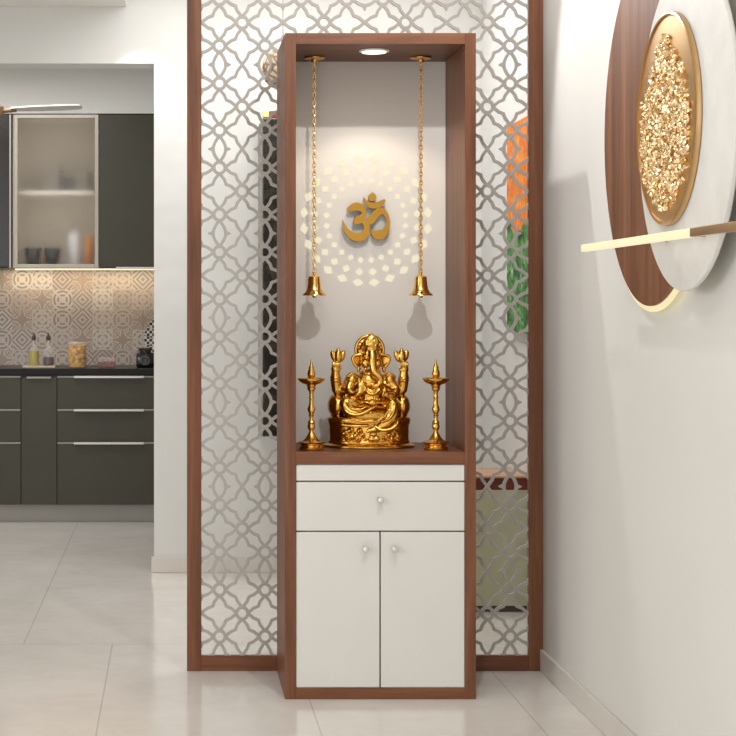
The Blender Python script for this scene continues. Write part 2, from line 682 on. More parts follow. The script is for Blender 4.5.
def lattice_tile(ox, oz):
    lat = LJ
    for i in range(3):
        for j in range(3):
            cx, cz = ox + gu + i * pu, oz + gv + j * pv
            if (i + j) % 2 == 0:
                lat.ring(cx, cz, 0.315 * pu, 0.315 * pv, 0.56, YA, YBk)
                for (du, dv, edge) in ((0, 1, j == 2), (0, -1, j == 0), (1, 0, i == 2), (-1, 0, i == 0)):
                    if not edge:
                        continue
                    for s in (1, -1):
                        pts = []
                        for t in (0.0, 0.25, 0.5, 0.75, 1.0):
                            a = 0.24 + (t ** 0.72) * 0.0
                            bulge = 0.275 * math.sin(t * PI / 2) ** 1.0
                            if dv:
                                pts.append((cx + s * bulge * pu, cz + dv * (0.24 * pv + t * (gv - 0.24 * pv))))
                            else:
                                pts.append((cx + du * (0.24 * pu + t * (gu - 0.24 * pu)), cz + s * bulge * pv))
                        lat.ribbon(pts, SW, YA, YBk)
                        # small spur at the seam
                        if dv:
                            e = cz + dv * gv
                            a, b = cx + s * 0.29 * pu, cx + s * 0.50 * pu
                            lat.ribbon([(a, e - dv * 0.0045), (b, e - dv * 0.0008)], [0.009, 0.0016], YA, YBk)
                        else:
                            e = cx + du * gu
                            a, b = cz + s * 0.29 * pv, cz + s * 0.50 * pv
                            lat.ribbon([(e - du * 0.0045, a), (e - du * 0.0008, b)], [0.009, 0.0016], YA, YBk)
            else:
                for su in (1, -1):
                    for sv in (1, -1):
                        eu = (i == 2 and su > 0) or (i == 0 and su < 0)
                        ev = (j == 2 and sv > 0) or (j == 0 and sv < 0)
                        A = (cx + su * (gu if eu else 0.76 * pu), cz)
                        B = (cx, cz + sv * (gv if ev else 0.76 * pv))
                        K = (cx + su * 0.295 * pu, cz + sv * 0.295 * pv)
                        m1 = (A[0] * 0.45 + K[0] * 0.55, A[1] * 0.45 + K[1] * 0.55 + sv * 0.004)
                        m2 = (B[0] * 0.45 + K[0] * 0.55 + su * 0.004, B[1] * 0.45 + K[1] * 0.55)
                        lat.ribbon([A, m1, K, m2, B], SW, YA, YBk)


LJ = Jit(lat)
for a in range(4):
    for b in range(NT):
        lattice_tile(xi0 + a * PX, z0 + b * PZ)
lat.build('lattice_panel', LATTICE, scr)

# ------------------------------------------------------------------ shrine cabinet
cab = thing('shrine_cabinet', 'tall open walnut shrine cabinet with white drawer and doors below', 'cabinet', (0.65, 0.2, 0))
cx0, cx1 = X(285, 5.5), X(476, 5.5)
ci0, ci1 = X(296, 5.5), X(465, 5.5)
zt, zti = Z(33, 5.5), Z(44, 5.5)
zs, zsb = Z(452, 5.5), Z(464.5, 5.5)
YBP = 0.395
YC = YS - 0.001
MB().box(cx0, ci0, 0, YC, 0, zt, 0.0012).build('side_panel', WOOD_Z, cab)
MB().box(ci1, cx1, 0, YC, 0, zt, 0.0012).build('side_panel', WOOD_Z, cab)
MB().box(ci0, ci1, 0, YC, zti, zt, 0.0012).build('top_panel', WOOD_X, cab)
MB().box(ci0, ci1, 0, YBP, zsb, zs, 0.0012).build('shelf', WOOD_X, cab)
MB().box(ci0, ci1, 0, YC, 0, Z(688, 5.5), 0.0012).build('bottom_rail', WOOD_X, cab)
MB().box(ci0, ci1, YBP, YC, Z(688, 5.5), zti).build('back_panel', NICHE, cab)
g = 0.0022
zd0, zd1 = Z(531.5, 5.5), Z(481.5, 5.5)
yf = 0.004
MB().box(ci0 + 0.001, ci1 - 0.001, yf, yf + 0.02, zd1 + g, zsb - 0.001, 0.0008).build('filler_panel', WHITE_LAM, cab)
drw = MB().box(ci0 + 0.001, ci1 - 0.001, yf, yf + 0.02, zd0 + g, zd1 - g, 0.0008).build('drawer', WHITE_LAM, cab)
MB().box(ci0, ci1, yf + 0.021, yf + 0.03, Z(688, 5.5), zsb).build('gap_shade_sheet', plain('painted_gap_shade', srgb(70, 60, 52), 0.8), cab)  # dark sheet whose colour stands in for shade in the front gaps


def knob(px, py, par):
    prof = [(0.0, 0.026), (0.007, 0.0255), (0.0105, 0.021), (0.0105, 0.017), (0.006, 0.012), (0.005, 0.004), (0.009, 0.0), (0, 0)]
    MB().lathe(prof, (X(px, 5.5), yf, Z(py, 5.5)), 20, mat=Matrix.Rotation(PI / 2, 4, 'X')).build('knob', CHROME, par, True, label='small round chrome knob')


knob(380, 499.5, drw)
xm = X(380.3, 5.5)
zb = Z(688, 5.5)
for a, b, kx in ((ci0 + 0.001, xm - g, 365), (xm + g, ci1 - 0.001, 394)):
    dr = MB().box(a, b, yf, yf + 0.02, zb + 0.001, zd0 - g, 0.0008).build('door', WHITE_LAM, cab)
    knob(kx, 548.5, dr)
# recessed downlight in the top panel
dl = MB().lathe([(0.0, 0.0), (0.040, 0.0), (0.048, -0.002), (0.048, -0.006), (0.044, -0.007), (0, -0.007)], (X(375, 5.6), 0.125, zti), 40)
dlo = dl.build('downlight', plain('white_trim', srgb(240, 236, 230), 0.4), cab, True)
MB().lathe([(0.0, 0), (0.039, 0), (0.039, -0.002), (0, -0.002)], (X(375, 5.6), 0.125, zti - 0.0072), 32).build('lens', emit('downlight_lens', (1.0, 0.93, 0.82, 1), 2.2), dlo)
lamp('niche_downlight', 'SPOT', (X(375, 5.6), 0.125, zti - 0.03), 5.0, WARM, (X(375, 5.6), 0.125, 0.5), spot_size=math.radians(110), spot_blend=0.3, shadow_soft_size=0.03)

# backlit diamonds cut into the back panel
dm = MB()
dB = 5.5 + YBP
ocx, ocz = X(366, dB), Z(220.7, dB)
sc = dB / F
for r, hw, hh in ((62.4, 5.7, 4.1), (51.7, 4.1, 3.9), (39.8, 3.3, 3.3)):
    for kk in range(24):
        a = (kk + 0.5) * 2 * PI / 24
        rr = Vector((math.cos(a), math.sin(a)))
        tt = Vector((-math.sin(a), math.cos(a)))
        c = rr * r
        pts = []
        for q, (e1, e2) in enumerate(((hw, 0), (hw * 0.42, hh * 0.66), (0, hh), (-hw * 0.42, hh * 0.66), (-hw, 0), (-hw * 0.42, -hh * 0.66), (0, -hh), (hw * 0.42, -hh * 0.66))):
            p = c + tt * e1 + rr * e2
            pts.append((ocx + p.x * sc, ocz + p.y * sc))
        dm.poly(pts, YBP - 0.0012, YBP + 0.004)
dm.build('backlit_diamonds', emit('backlit_acrylic', srgb(246, 238, 208), 0.78), cab, label='three rings of small glowing backlit diamonds')

# ------------------------------------------------------------------ om symbol
om = MB()
dO = dB - 0.02


def oz(zx, zy): return (X(335 + zx / 11.32, dO), Z(185 + zy / 11.32, dO))


def spline(pts, sub=8):
    P = [Vector(p) for p in pts]
    out = []
    n = len(P)
    for i in range(n - 1):
        p0, p1, p2, p3 = P[max(i - 1, 0)], P[i], P[i + 1], P[min(i + 2, n - 1)]
        for s in range(sub):
            t = s / sub
            out.append(0.5 * ((2 * p1) + (p2 - p0) * t + (2 * p0 - 5 * p1 + 4 * p2 - p3) * t * t + (3 * p1 - p0 - 3 * p2 + p3) * t ** 3))
    out.append(P[-1])
    return out


def stroke(pts, y0, y1):
    q = spline(pts)          # (zx, zy, width)
    om.ribbon([oz(p.x, p.y) for p in q], [p.z / 11.32 * dO / F for p in q], y0, y1)


yo0, yo1 = YBP - 0.028, YBP - 0.013
stroke([(140, 285, 26), (180, 262, 70), (245, 245, 92), (305, 270, 72), (325, 320, 52), (300, 375, 80), (262, 395, 95), (225, 398, 92), (212, 395, 80)], yo0, yo1)
stroke([(300, 392, 60), (345, 435, 66), (357, 500, 70), (330, 562, 96), (265, 592, 98), (195, 575, 84), (135, 525, 56), (100, 460, 30), (86, 395, 4)], yo0 + 0.0003, yo1)
stroke([(362, 442, 40), (400, 405, 84), (440, 352, 82), (490, 305, 84), (535, 298, 70), (575, 335, 48), (598, 400, 36), (592, 470, 52), (555, 540, 90), (495, 565, 108), (440, 545, 70), (412, 505, 10)], yo0 + 0.0006, yo1)
stroke([(318, 140, 4), (345, 190, 36), (395, 225, 62), (450, 235, 66), (505, 215, 62), (545, 185, 44), (560, 165, 20)], yo0 + 0.0009, yo1)
om.poly([oz(420 + 46 * math.sin(t) * (1 if math.cos(t) < 0.4 else (1 - (math.cos(t) - 0.4) * 0.8)), 142 - (46 if math.cos(t) < 0 else 56) * math.cos(t)) for t in [2 * PI * k / 24 for k in range(24)]], yo0, yo1)
for zx, zy in ((250, 250), (300, 575), (500, 560), (440, 235), (420, 150)):
    p = oz(zx, zy)
    om.box(p[0] - 0.003, p[0] + 0.003, yo1 - 0.001, YBP + 0.0, p[1] - 0.003, p[1] + 0.003)
om.build('om_symbol', plain('antique_gold', (0.46, 0.25, 0.045, 1), 0.34, 1.0, var=0.08), None, base=(ocx, YBP - 0.014, ocz),
         label='gold om symbol mounted on the white back panel inside the shrine cabinet', category='religious symbol')

# ------------------------------------------------------------------ hanging bells
YH = 0.285
dH = 5.5 + YH


def bell_thing(px, label):
    bx = X(px, dH)
    zt_ = Z(275.5, dH)
    t = thing('hanging_bell', label, 'bell', (bx, YH, Z(296, dH)), 'hanging bells in the shrine')
    MB().lathe([(0, 0), (0.034, 0), (0.036, -0.003), (0.034, -0.006), (0.014, -0.010), (0.010, -0.018), (0, -0.018)], (bx, YH, zti), 32).build('ceiling_plate', GOLDC, t, True)
    ch = MB()
    ztop, zbot = zti - 0.014, zt_ + 0.006
    n = 48
    step = (ztop - zbot) / n
    for i in range(n):
        zc = zbot + (i + 0.5) * step
        hl, hw = step * 0.66, 0.0046
        pts = []
        for k in range(12):
            a = 2 * PI * k / 12
            u_, v_ = hw * math.cos(a), hl * math.sin(a)
            if i % 2 == 0:
                pts.append((bx + u_, YH, zc + v_))
            else:
                pts.append((bx, YH + u_, zc + v_))
        ch.tube(pts, 0.0021, 6, closed=True)
    ch.build('chain', GOLDC, t, True)
    h = zt_ - Z(295.5, dH)
    prof = [(0, h + 0.012), (0.004, h + 0.011), (0.005, h + 0.004), (0.012, h), (0.019, h - 0.004), (0.0205, h * 0.78), (0.0215, h * 0.55), (0.0245, h * 0.32),
            (0.031, h * 0.15), (0.0385, 0.004), (0.040, 0.0), (0.037, 0.0), (0.028, h * 0.17), (0.020, h * 0.35), (0.017, h * 0.8), (0, h * 0.9)]
    MB().lathe(prof, (bx, YH, Z(295.5, dH)), 40).build('bell_body', GOLDB, t, True)
    MB().ell((bx, YH, Z(296, dH)), (0.007, 0.007, 0.007)).tube([(bx, YH, Z(296, dH)), (bx, YH, zt_ - 0.008)], 0.002, 6).build('clapper', GOLDB, t, True)
    return t


bell_thing(314.3, 'gold bell on a chain hanging at the left of the om symbol')
bell_thing(420.8, 'gold bell on a chain hanging at the right of the om symbol')

# ------------------------------------------------------------------ oil lamps
YL = 0.082
dL = 5.5 + YL


def oil_lamp(px, label):
    bx = X(px, dL)
    t = thing('oil_lamp', label, 'oil lamp', (bx, YL, zs), 'brass oil lamps on the shrine shelf')
    q = 1 / 7.0 * dL / F          # metres per zoom pixel
    base = 706

    def pr(lst): return [(r * q, (base - y) * q) for r, y in lst]
    L = (bx, YL, zs)
    MB().lathe(pr([(0, 706), (82, 706), (86, 700), (86, 690), (76, 684), (72, 672), (80, 664), (94, 655), (96, 650), (84, 646), (60, 640), (44, 628), (30, 606), (20, 588), (14, 572), (12, 562), (0, 562)]), L, 40).build('foot', GOLDL, t, True)
    MB().lathe(pr([(0, 572), (16, 570), (24, 556), (28, 540), (22, 524), (26, 516), (22, 506), (13, 494), (14, 470), (20, 462), (14, 455), (22, 440), (28, 424), (24, 408), (17, 392), (14, 350), (18, 340), (14, 332), (15, 300), (22, 290), (28, 282), (30, 270), (24, 262), (0, 260)]), L, 32).build('stem', GOLDL, t, True)
    MB().lathe(pr([(0, 266), (30, 262), (36, 250), (60, 242), (82, 228), (94, 212), (96, 205), (90, 203), (76, 212), (50, 222), (0, 226)]), L, 40).build('oil_dish', GOLDL, t, True)
    MB().lathe(pr([(0, 236), (14, 232), (16, 205), (24, 198), (28, 178), (26, 160), (18, 140), (20, 132), (14, 118), (8, 96), (5, 76), (0, 70)]), L, 28).build('finial', GOLDL, t, True)
    return t


oil_lamp(311.4, 'gold oil lamp standing on the shelf at the left of the seated idol')
oil_lamp(435.8, 'gold oil lamp standing on the shelf at the right of the seated idol')

# ------------------------------------------------------------------ idol
YI = 0.205
idol = thing('deity_idol', 'gold seated elephant-headed idol on the shrine shelf between two oil lamps', 'idol', (X(369.1, 5.7), YI, zs))
S = 0.000531
ICX, ICY, ICZ = idol.location
ZB0 = 728.0


def P(zx, zy, dp=0.0):
    return Vector((ICX + (zx - 276) * S, ICY - dp * S, ICZ + (ZB0 - zy) * S))


MB().lathe([(0, 0), (272 * S, 0), (280 * S, 5 * S), (280 * S, 14 * S), (268 * S, 22 * S), (250 * S, 28 * S), (0, 30 * S)], (ICX, ICY, ICZ), 64, 1, 0.70).build('base_plate', GOLD, idol, True)
thr = MB()
thr.lathe([(0, 20), (246, 20), (252, 34), (244, 46), (246, 130), (252, 150), (256, 168), (248, 184), (230, 190), (0, 192)], (0, 0, 0), 64, 1, 0.62, Matrix.Identity(4))
thr.bm.transform(Matrix.Translation((ICX, ICY, ICZ)) @ Matrix.Diagonal((S, S, S, 1)))
for sx in (1, -1):        # bolsters at both sides of the seat
    c = P(276 + sx * 196, 475, -10)
    thr.ell(c, (58 * S, 110 * S, 80 * S), seg=28)
    for k in range(5):
        thr.ell(P(276 + sx * (150 + 14 * k), 412 + 30 * k - (6 * k * k if sx > 0 else 6 * k * k), 92 - 4 * k), (11 * S, 9 * S, 16 * S), seg=10)
thr.ell(P(276, 470, -70), (190 * S, 60 * S, 90 * S), seg=28)


def remeshed(mb, name, mat, parent, voxel=0.0019, smooth_it=3):
    o = mb.build(name + '_raw', mat)
    m = o.modifiers.new('r', 'REMESH')
    m.mode = 'VOXEL'
    m.voxel_size = voxel
    s = o.modifiers.new('s', 'SMOOTH')
    s.factor = 0.5
    s.iterations = smooth_it
    dg = bpy.context.evaluated_depsgraph_get()
    dg.update()
    me = bpy.data.meshes.new_from_object(o.evaluated_get(dg))
    bpy.data.objects.remove(o)
    me.name = name
    off = Vector((0, 0, 0))
    p = parent
    while p is not None:
        off += p.location
        p = p.parent
    me.transform(Matrix.Translation(-off))
    me.polygons.foreach_set('use_smooth', [True] * len(me.polygons))
    me.materials.clear()
    me.materials.append(mat)
    o2 = bpy.data.objects.new(name, me)
    COL.objects.link(o2)
    o2.parent = parent
    return o2


remeshed(thr, 'throne', GOLD, idol)

fig = MB()


def E(zx, zy, dp, rx, ry, rz, rot=(0, 0, 0)):
    fig.ell(P(zx, zy, dp), (rx * S, ry * S, rz * S), rot, 20)


def T(pts, rad, sub=5):
    fig.tube([P(*p) for p in pts], [r * S for r in rad], 14, sub=sub)
    for p, r in ((pts[0], rad[0]), (pts[-1], rad[-1])):
        fig.ell(P(*p), (r * S,) * 3, seg=14)


# torso, chest, belly
E(280, 440, 10, 118, 86, 74)
E(283, 402, 46, 74, 74, 66)
E(282, 330, 10, 98, 66, 70)
E(283, 285, 6, 70, 50, 40)
E(172, 318, 22, 46, 44, 52)
E(392, 316, 22, 46, 44, 50)
# belly ornament and necklaces
T([(236, 350, 104), (252, 384, 116), (284, 398, 122), (316, 384, 116), (332, 350, 104)], [6, 7, 8, 7, 6])
T([(222, 318, 76), (248, 362, 100), (284, 376, 110), (320, 362, 100), (346, 318, 76)], [6, 6, 7, 6, 6])
T([(215, 440, 82), (250, 448, 116), (285, 452, 124), (320, 448, 116), (352, 440, 82)], [10, 12, 15, 12, 10])
E(283, 452, 126, 26, 20, 22)
for k in range(7):
    E(240 + 15 * k, 426 + 2 * abs(k - 3), 116 - 3 * abs(k - 3), 6, 6, 8)
# shoulder ornaments
for sx, cx_ in ((-1, 166), (1, 396)):
    T([(cx_ - 34, 296, 52), (cx_, 276, 62), (cx_ + 34, 296, 52)], [7, 9, 7])
    T([(cx_ - 40, 330, 50), (cx_, 350, 64), (cx_ + 38, 330, 50)], [8, 9, 8])
    E(cx_, 314, 62, 26, 16, 24)
# head, cheeks, ears
E(285, 176, 40, 58, 58, 62)
E(262, 150, 72, 22, 24, 26)
E(308, 150, 72, 22, 24, 26)
E(248, 212, 50, 28, 32, 34)
E(322, 212, 50, 28, 32, 34)
for sx in (-1, 1):
    cx_ = 285 + sx * 84
    E(cx_, 198, 24, 34, 13, 44, (0, sx * 0.25, sx * -0.35))
    T([(285 + sx * 62, 160, 40), (285 + sx * 100, 166, 36), (285 + sx * 112, 190, 34), (285 + sx * 96, 226, 36), (285 + sx * 70, 246, 40)], [9, 10, 11, 10, 8])
    E(285 + sx * 78, 252, 44, 12, 12, 20)
    E(285 + sx * 36, 182, 92, 9, 8, 7)                       # eyes
    T([(285 + sx * 50, 170, 84), (285 + sx * 34, 166, 92), (285 + sx * 20, 172, 94)], [4, 5, 4])
    T([(285 + sx * 32, 232, 78), (285 + sx * 44, 250, 96), (285 + sx * 52, 262, 104)], [9, 8, 5])      # tusks
# trunk
T([(285, 150, 86), (286, 190, 104), (289, 232, 112), (298, 266, 116), (322, 288, 116), (334, 312, 114), (324, 338, 114), (300, 350, 114), (284, 338, 116)], [26, 25, 22, 21, 22, 21, 18, 16, 13])
for k in range(8):
    zy = 196 + 9 * k
    T([(270, zy, 118 + 0.5 * k), (287 + 0.3 * k, zy + 4, 130 + 0.4 * k), (303 + 0.6 * k, zy, 118 + 0.5 * k)], [2.4, 3.0, 2.4], 3)
# crown
E(285, 92, 46, 50, 46, 52)
E(285, 88, 92, 44, 16, 50)
E(285, 52, 40, 22, 22, 24)
E(285, 36, 38, 9, 9, 12)
T([(238, 132, 62), (260, 126, 88), (285, 124, 96), (310, 126, 88), (332, 132, 62)], [9, 10, 11, 10, 9])
E(285, 94, 106, 13, 6, 18)
for dx, dz in ((-22, 104), (22, 104), (-12, 74), (12, 74), (0, 66)):
    E(285 + dx, dz, 104, 7, 6, 8)
# halo behind the head
hp = []
for k in range(15):
    a = math.radians(-20 + 220 * k / 14)
    hp.append((280 + 84 * math.cos(a), 132 - 86 * math.sin(a), 0))
T(hp, [11] * 15, 3)
fig.lathe([(0, -5), (84, -5), (84, 5), (0, 5)], (0, 0, 0), 36, mat=Matrix.Translation(P(280, 132, -4)) @ Matrix.Diagonal((S, S, S, 1)) @ Matrix.Rotation(PI / 2, 4, 'X'))
for k in range(11):
    a = math.radians(10 + 16 * k)
    E(280 + 66 * math.cos(a), 132 - 68 * math.sin(a), 6, 8, 6, 8)
# rear arms raised, holding attributes
for sx in (-1, 1):
    def m(x): return 278 + sx * x
    T([(m(112), 340, 4), (m(158), 376, 6), (m(200), 372, 12)], [40, 38, 34])
    T([(m(200), 374, 12), (m(206), 330, 16), (m(209), 290, 22), (m(209), 262, 28)], [33, 34, 30, 24])
    E(m(140), 372, -2, 62, 62, 40)
    E(m(108), 330, 0, 50, 52, 44)
    for dz in (318, 302):
        fig.tube([P(m(208) + 32 * math.cos(a), dz + 4 * math.sin(a), 20 + 32 * math.sin(a)) for a in [2 * PI * q / 10 for q in range(10)]], 5 * S, 8, closed=True)
    E(m(210), 250, 32, 28, 22, 30)
    for q in range(4):
        T([(m(196 + 10 * q), 246 - 3 * q, 42), (m(193 + 12 * q), 222, 54), (m(200 + 9 * q), 206, 46)], [7, 6.5, 5], 3)
    T([(m(190), 262, 36), (m(178), 244, 44), (m(184), 226, 46)], [7, 6.5, 5], 3)
    T([(m(210), 262, 40), (m(204), 215, 36), (m(198), 190, 34)], [9, 8, 9], 3)
    E(m(194), 172, 34, 26, 26, 42)
    for dx in (-28, 26):
        E(m(194) + dx, 170, 30, 18, 20, 38, (0, dx * 0.011, 0))
    E(m(194), 138, 36, 13, 13, 18)
# front arms
T([(164, 330, 40), (146, 376, 62), (166, 410, 96)], [34, 30, 25])
T([(166, 410, 96), (188, 402, 128), (206, 384, 146)], [24, 20, 16])
E(212, 372, 150, 18, 12, 26)
for q in range(4):
    T([(200 + 8 * q, 362, 152), (199 + 9 * q, 342 - (2 if q in (1, 2) else 0), 154), (200 + 9 * q, 328, 148)], [5.5, 5, 4], 3)
T([(228, 380, 150), (238, 368, 156), (236, 354, 156)], [6, 5.5, 4.5], 3)
T([(400, 330, 40), (432, 372, 58), (424, 404, 92)], [34, 30, 26])
T([(424, 404, 92), (400, 408, 124), (372, 404, 140)], [24, 21, 17])
E(362, 402, 146, 22, 18, 15)
for q in range(4):
    T([(350 - 2 * q, 394 + 6 * q, 158), (340, 388 + 6 * q, 168), (344, 380 + 6 * q, 172)], [5.5, 5, 4], 3)
T([(372, 390, 152), (364, 378, 162), (354, 376, 168)], [6, 5.5, 4.5], 3)
E(352, 374, 164, 17, 17, 17)
E(352, 358, 164, 7, 7, 9)
for arm in ((178, 408, 112), (412, 407, 108)):
    fig.tube([P(arm[0] + 5 * math.cos(a), arm[1] + 25 * math.sin(a), arm[2] + 25 * math.cos(a)) for a in [2 * PI * q / 10 for q in range(10)]], 5.5 * S, 8, closed=True)
# legs
T([(230, 480, 30), (170, 466, 92), (128, 456, 112)], [54, 52, 46])
T([(128, 458, 112), (150, 505, 138), (222, 528, 152), (300, 530, 158), (352, 528, 150)], [44, 42, 38, 32, 24])
T([(340, 486, 40), (392, 476, 100), (404, 470, 122)], [54, 50, 44])
T([(404, 472, 124), (398, 520, 146), (370, 568, 150), (318, 602, 146)], [44, 42, 36, 26])
T([(318, 606, 150), (282, 614, 164), (258, 618, 168)], [24, 20, 13])
for q in range(4):
    E(256 - 3 * q, 610 + 6 * q, 172, 8, 8, 5)
# drapery hems and folds
T([(104, 462, 148), (116, 494, 172), (158, 518, 190), (214, 512, 196), (262, 486, 192), (304, 468, 172)], [8, 9, 10, 10, 9, 7])
T([(128, 452, 158), (152, 484, 182), (206, 486, 190), (250, 468, 176)], [5, 6, 6, 5])
T([(294, 590, 176), (330, 612, 188), (380, 608, 192), (420, 584, 184), (436, 560, 160)], [8, 10, 11, 10, 8])
T([(332, 562, 186), (372, 546, 194), (404, 506, 184), (414, 470, 166)], [5, 7, 7, 5])
T([(310, 560, 182), (348, 530, 184), (378, 490, 174)], [4, 5, 4])
T([(150, 548, 172), (220, 562, 188), (300, 560, 188)], [5, 6, 5])
# seat edge and little figures along the pedestal
T([(98, 584, 136), (160, 590, 158), (250, 588, 166)], [10, 10, 9])
E(276, 570, 60, 180, 96, 44)
for cx_, cz_, r in ((120, 636, 26), (152, 620, 24), (172, 656, 30), (204, 622, 22), (222, 648, 24), (134, 668, 20), (196, 676, 20), (238, 676, 18)):
    E(cx_, cz_, 140 - abs(cx_ - 200) * 0.25, r, 24, r * 1.05)
    E(cx_ + 4, cz_ - 8, 162 - abs(cx_ - 200) * 0.25, r * 0.45, 10, r * 0.4)
for cx_, cz_, r in ((284, 640, 24), (276, 670, 24), (306, 668, 20)):
    E(cx_, cz_, 156, r, 20, r)
for cx_, cz_, r in ((384, 652, 28), (416, 634, 26), (440, 660, 24), (402, 676, 22), (352, 668, 20)):
    E(cx_, cz_, 138 - abs(cx_ - 380) * 0.2, r, 24, r * 1.05)
    E(cx_ - 4, cz_ - 8, 158 - abs(cx_ - 380) * 0.2, r * 0.45, 10, r * 0.4)
remeshed(fig, 'figure', GOLD, idol, 0.0016, 2)

# ------------------------------------------------------------------ wall art on the right wall
art = thing('wall_art', 'three layered round discs of walnut, white stone and gold with glowing bar on right wall', 'wall art', (XW, -1.2, 1.7))
RX = Matrix.Rotation(-PI / 2, 4, 'Y')      # lathe axis +z -> -x (into the room)


def disc(name, y, z, r, xb, xf, mat, par, rim=0.004):
    h = xb - xf
    return MB().lathe([(0, 0), (r - rim, 0), (r, rim), (r, h - rim), (r - rim * 0.3, h - rim * 0.3), (r - rim, h), (0, h)], (xb, y, z), 128, mat=RX).build(name, mat, par, True)


yW = 4.497 - 5.5
glow = disc('light_rim', yW, 1.704, 0.484, 1.238, 1.231, emit('led_rim', srgb(248, 234, 184), 0.85), art, 0.001)
glow['label'] = 'thin glowing rim of warm light'
disc('spacer', yW, 1.704, 0.30, XW, 1.238, WHITE_LAM, art, 0.001)
disc('wood_disc', yW, 1.704, 0.469, 1.231, 1.224, DISCW, art, 0.001)
yG = 4.12 - 5.5
disc('stone_disc', yG, 1.658, 0.389, 1.213, 1.200, STONE, art, 0.004)
disc('stone_spacer', yG + 0.02, 1.658, 0.22, XW, 1.213, WHITE_LAM, art, 0.001)
yD, zD, rD = 4.22 - 5.5, 1.685, 0.257
GD = plain('satin_gold', (0.70, 0.46, 0.22, 1), 0.38, 1.0, var=0.04)
gd = disc('gold_disc', yD, zD, rD, 1.1995, 1.189, GD, art, 0.002)
MB().lathe([(rD - 0.009, -0.001), (rD - 0.009, 0.003), (rD - 0.005, 0.005), (rD - 0.0005, 0.003), (rD, -0.001)], (1.189, yD, zD), 128, mat=RX).build('gold_rim', BRASS, gd, True)
rnd = random.Random(7)
lf = MB()
cnt = 0
while cnt < 1500:
    a, b = rnd.uniform(-0.21, 0.21), rnd.uniform(-0.22, 0.205)
    # a blob wider in its lower middle, narrowing at the ends
    t = (b + 0.22) / 0.425
    half = 0.205 * (math.sin(PI * min(1, max(0, t)) ** 0.80) ** 0.85) * (0.80 + 0.30 * rnd.random()) + 0.012
    if abs(a) > half:
        continue
    cnt += 1
    bm_ = bmesh.new()
    bmesh.ops.create_icosphere(bm_, subdivisions=1, radius=1)
    for v in bm_.verts:
        v.co *= rnd.uniform(0.55, 1.25)
    s1 = rnd.uniform(0.0042, 0.0085)
    M = Matrix.Translation((1.187 - rnd.uniform(0, 0.006), yD + a, zD + b)) @ Euler((rnd.uniform(0, 6), rnd.uniform(0, 6), rnd.uniform(0, 6))).to_matrix().to_4x4() @ Matrix.Diagonal((s1, s1 * rnd.uniform(0.4, 1), s1 * rnd.uniform(0.6, 1.2), 1))
    lf.add(bm_, M)
lf.build('gold_leaf_crumple', plain('gold_leaf', (0.98, 0.73, 0.44, 1), 0.26, 1.0, var=0.1, vscale=40), art, kind='stuff', label='crumpled gold leaf clusters')
xb_ = 1.14


def bar(name, da, db, mat):
    y0_, y1_ = db - 5.5, da - 5.5
    return MB().box(xb_ - 0.004, xb_ + 0.012, y0_, y1_, 1.386, 1.406, 0.003).build(name, mat, art, True)


lb = bar('light_bar', 4.875, 3.851, emit('light_bar_diffuser', srgb(248, 238, 196), 0.9))
lb['label'] = 'warm glowing half of the bar'
br = bar('brass_bar', 3.850, 2.80, BRASS)
br['label'] = 'brass half of the bar'
for y_ in (-1.25, -1.55):
    MB().box(xb_ + 0.011, 1.2005, y_ - 0.006, y_ + 0.006, 1.391, 1.401).build('bar_bracket', BRASS, art)

# ------------------------------------------------------------------ behind the screen
con = thing('console_cabinet', 'low olive cabinet with brown wooden top seen through the lattice right of the shrine', 'cabinet', (1.1, 1.82, 0))
dC = 7.07
yc0, yc1 = dC - 5.5, dC - 5.5 + 0.37
xc0, xc1 = 0.75, XR2 - 0.001
MB().box(xc0 - 0.01, xc1, yc0 - 0.006, yc1, Z(478, dC), Z(476, dC), 0.002).build('top', wood('light_oak', srgb(176, 132, 98), srgb(196, 152, 116), srgb(212, 172, 138), 'X'), con)
MB().box(xc0, xc1, yc0, yc1, Z(490, dC), Z(478, dC), 0.002).build('drawer', wood('dark_mahogany', srgb(82, 34, 22), srgb(108, 46, 30), srgb(128, 62, 42), 'X'), con)
bd = MB().box(xc0, xc1, yc0, yc1, Z(606, dC), Z(490, dC), 0.002).build('body', plain('sage_laminate', srgb(174, 172, 142), 0.5, var=0.02), con)
MB().box(xc0 + 0.03, xc1 - 0.0, yc0 + 0.02, yc1 - 0.02, 0, Z(606, dC)).build('plinth', plain('dark_plinth', srgb(74, 70, 58), 0.6), con)

MB().box(XR2 - 0.034, XR2 - 0.004, 1.05, 1.84, 1.128, 1.99, 0.002).build('canvas_painting', canvas_mat(), None, base=(XR2 - 0.004, 1.45, 1.128),
         label='tall orange and green floral canvas on the wall behind the lattice', category='painting')

dk = thing('display_cabinet', 'tall dark wall cabinet seen through the lattice left of the shrine', 'cabinet', (0.66, YB, Z(437, 7.79)))
dd = 7.79
zk0, zk1 = Z(437, dd), Z(118, dd)
xk0 = X(262, dd)
MB().box(xk0, xk0 + 0.52, 2.31, YB - 0.004, zk0, zk1, 0.002).build('body', plain('grey_side', srgb(150, 146, 138), 0.5), dk)
for q in range(2):
    MB().box(xk0 + 0.004 + 0.258 * q, xk0 + 0.258 + 0.258 * q, dd - 5.5, 2.31, zk0 + 0.004, zk1 - 0.004, 0.002).build('glass_door', display_mat(), dk)
bk = thing('brass_box', 'small yellow topped brown box on the dark display cabinet', 'box', (X(268, 7.85), 2.40, zk1))
MB().box(X(264.2, 7.85), X(269, 7.85), 2.38, 2.45, zk1, zk1 + 0.013).build('base', plain('brown_box', srgb(84, 50, 34), 0.5), bk)
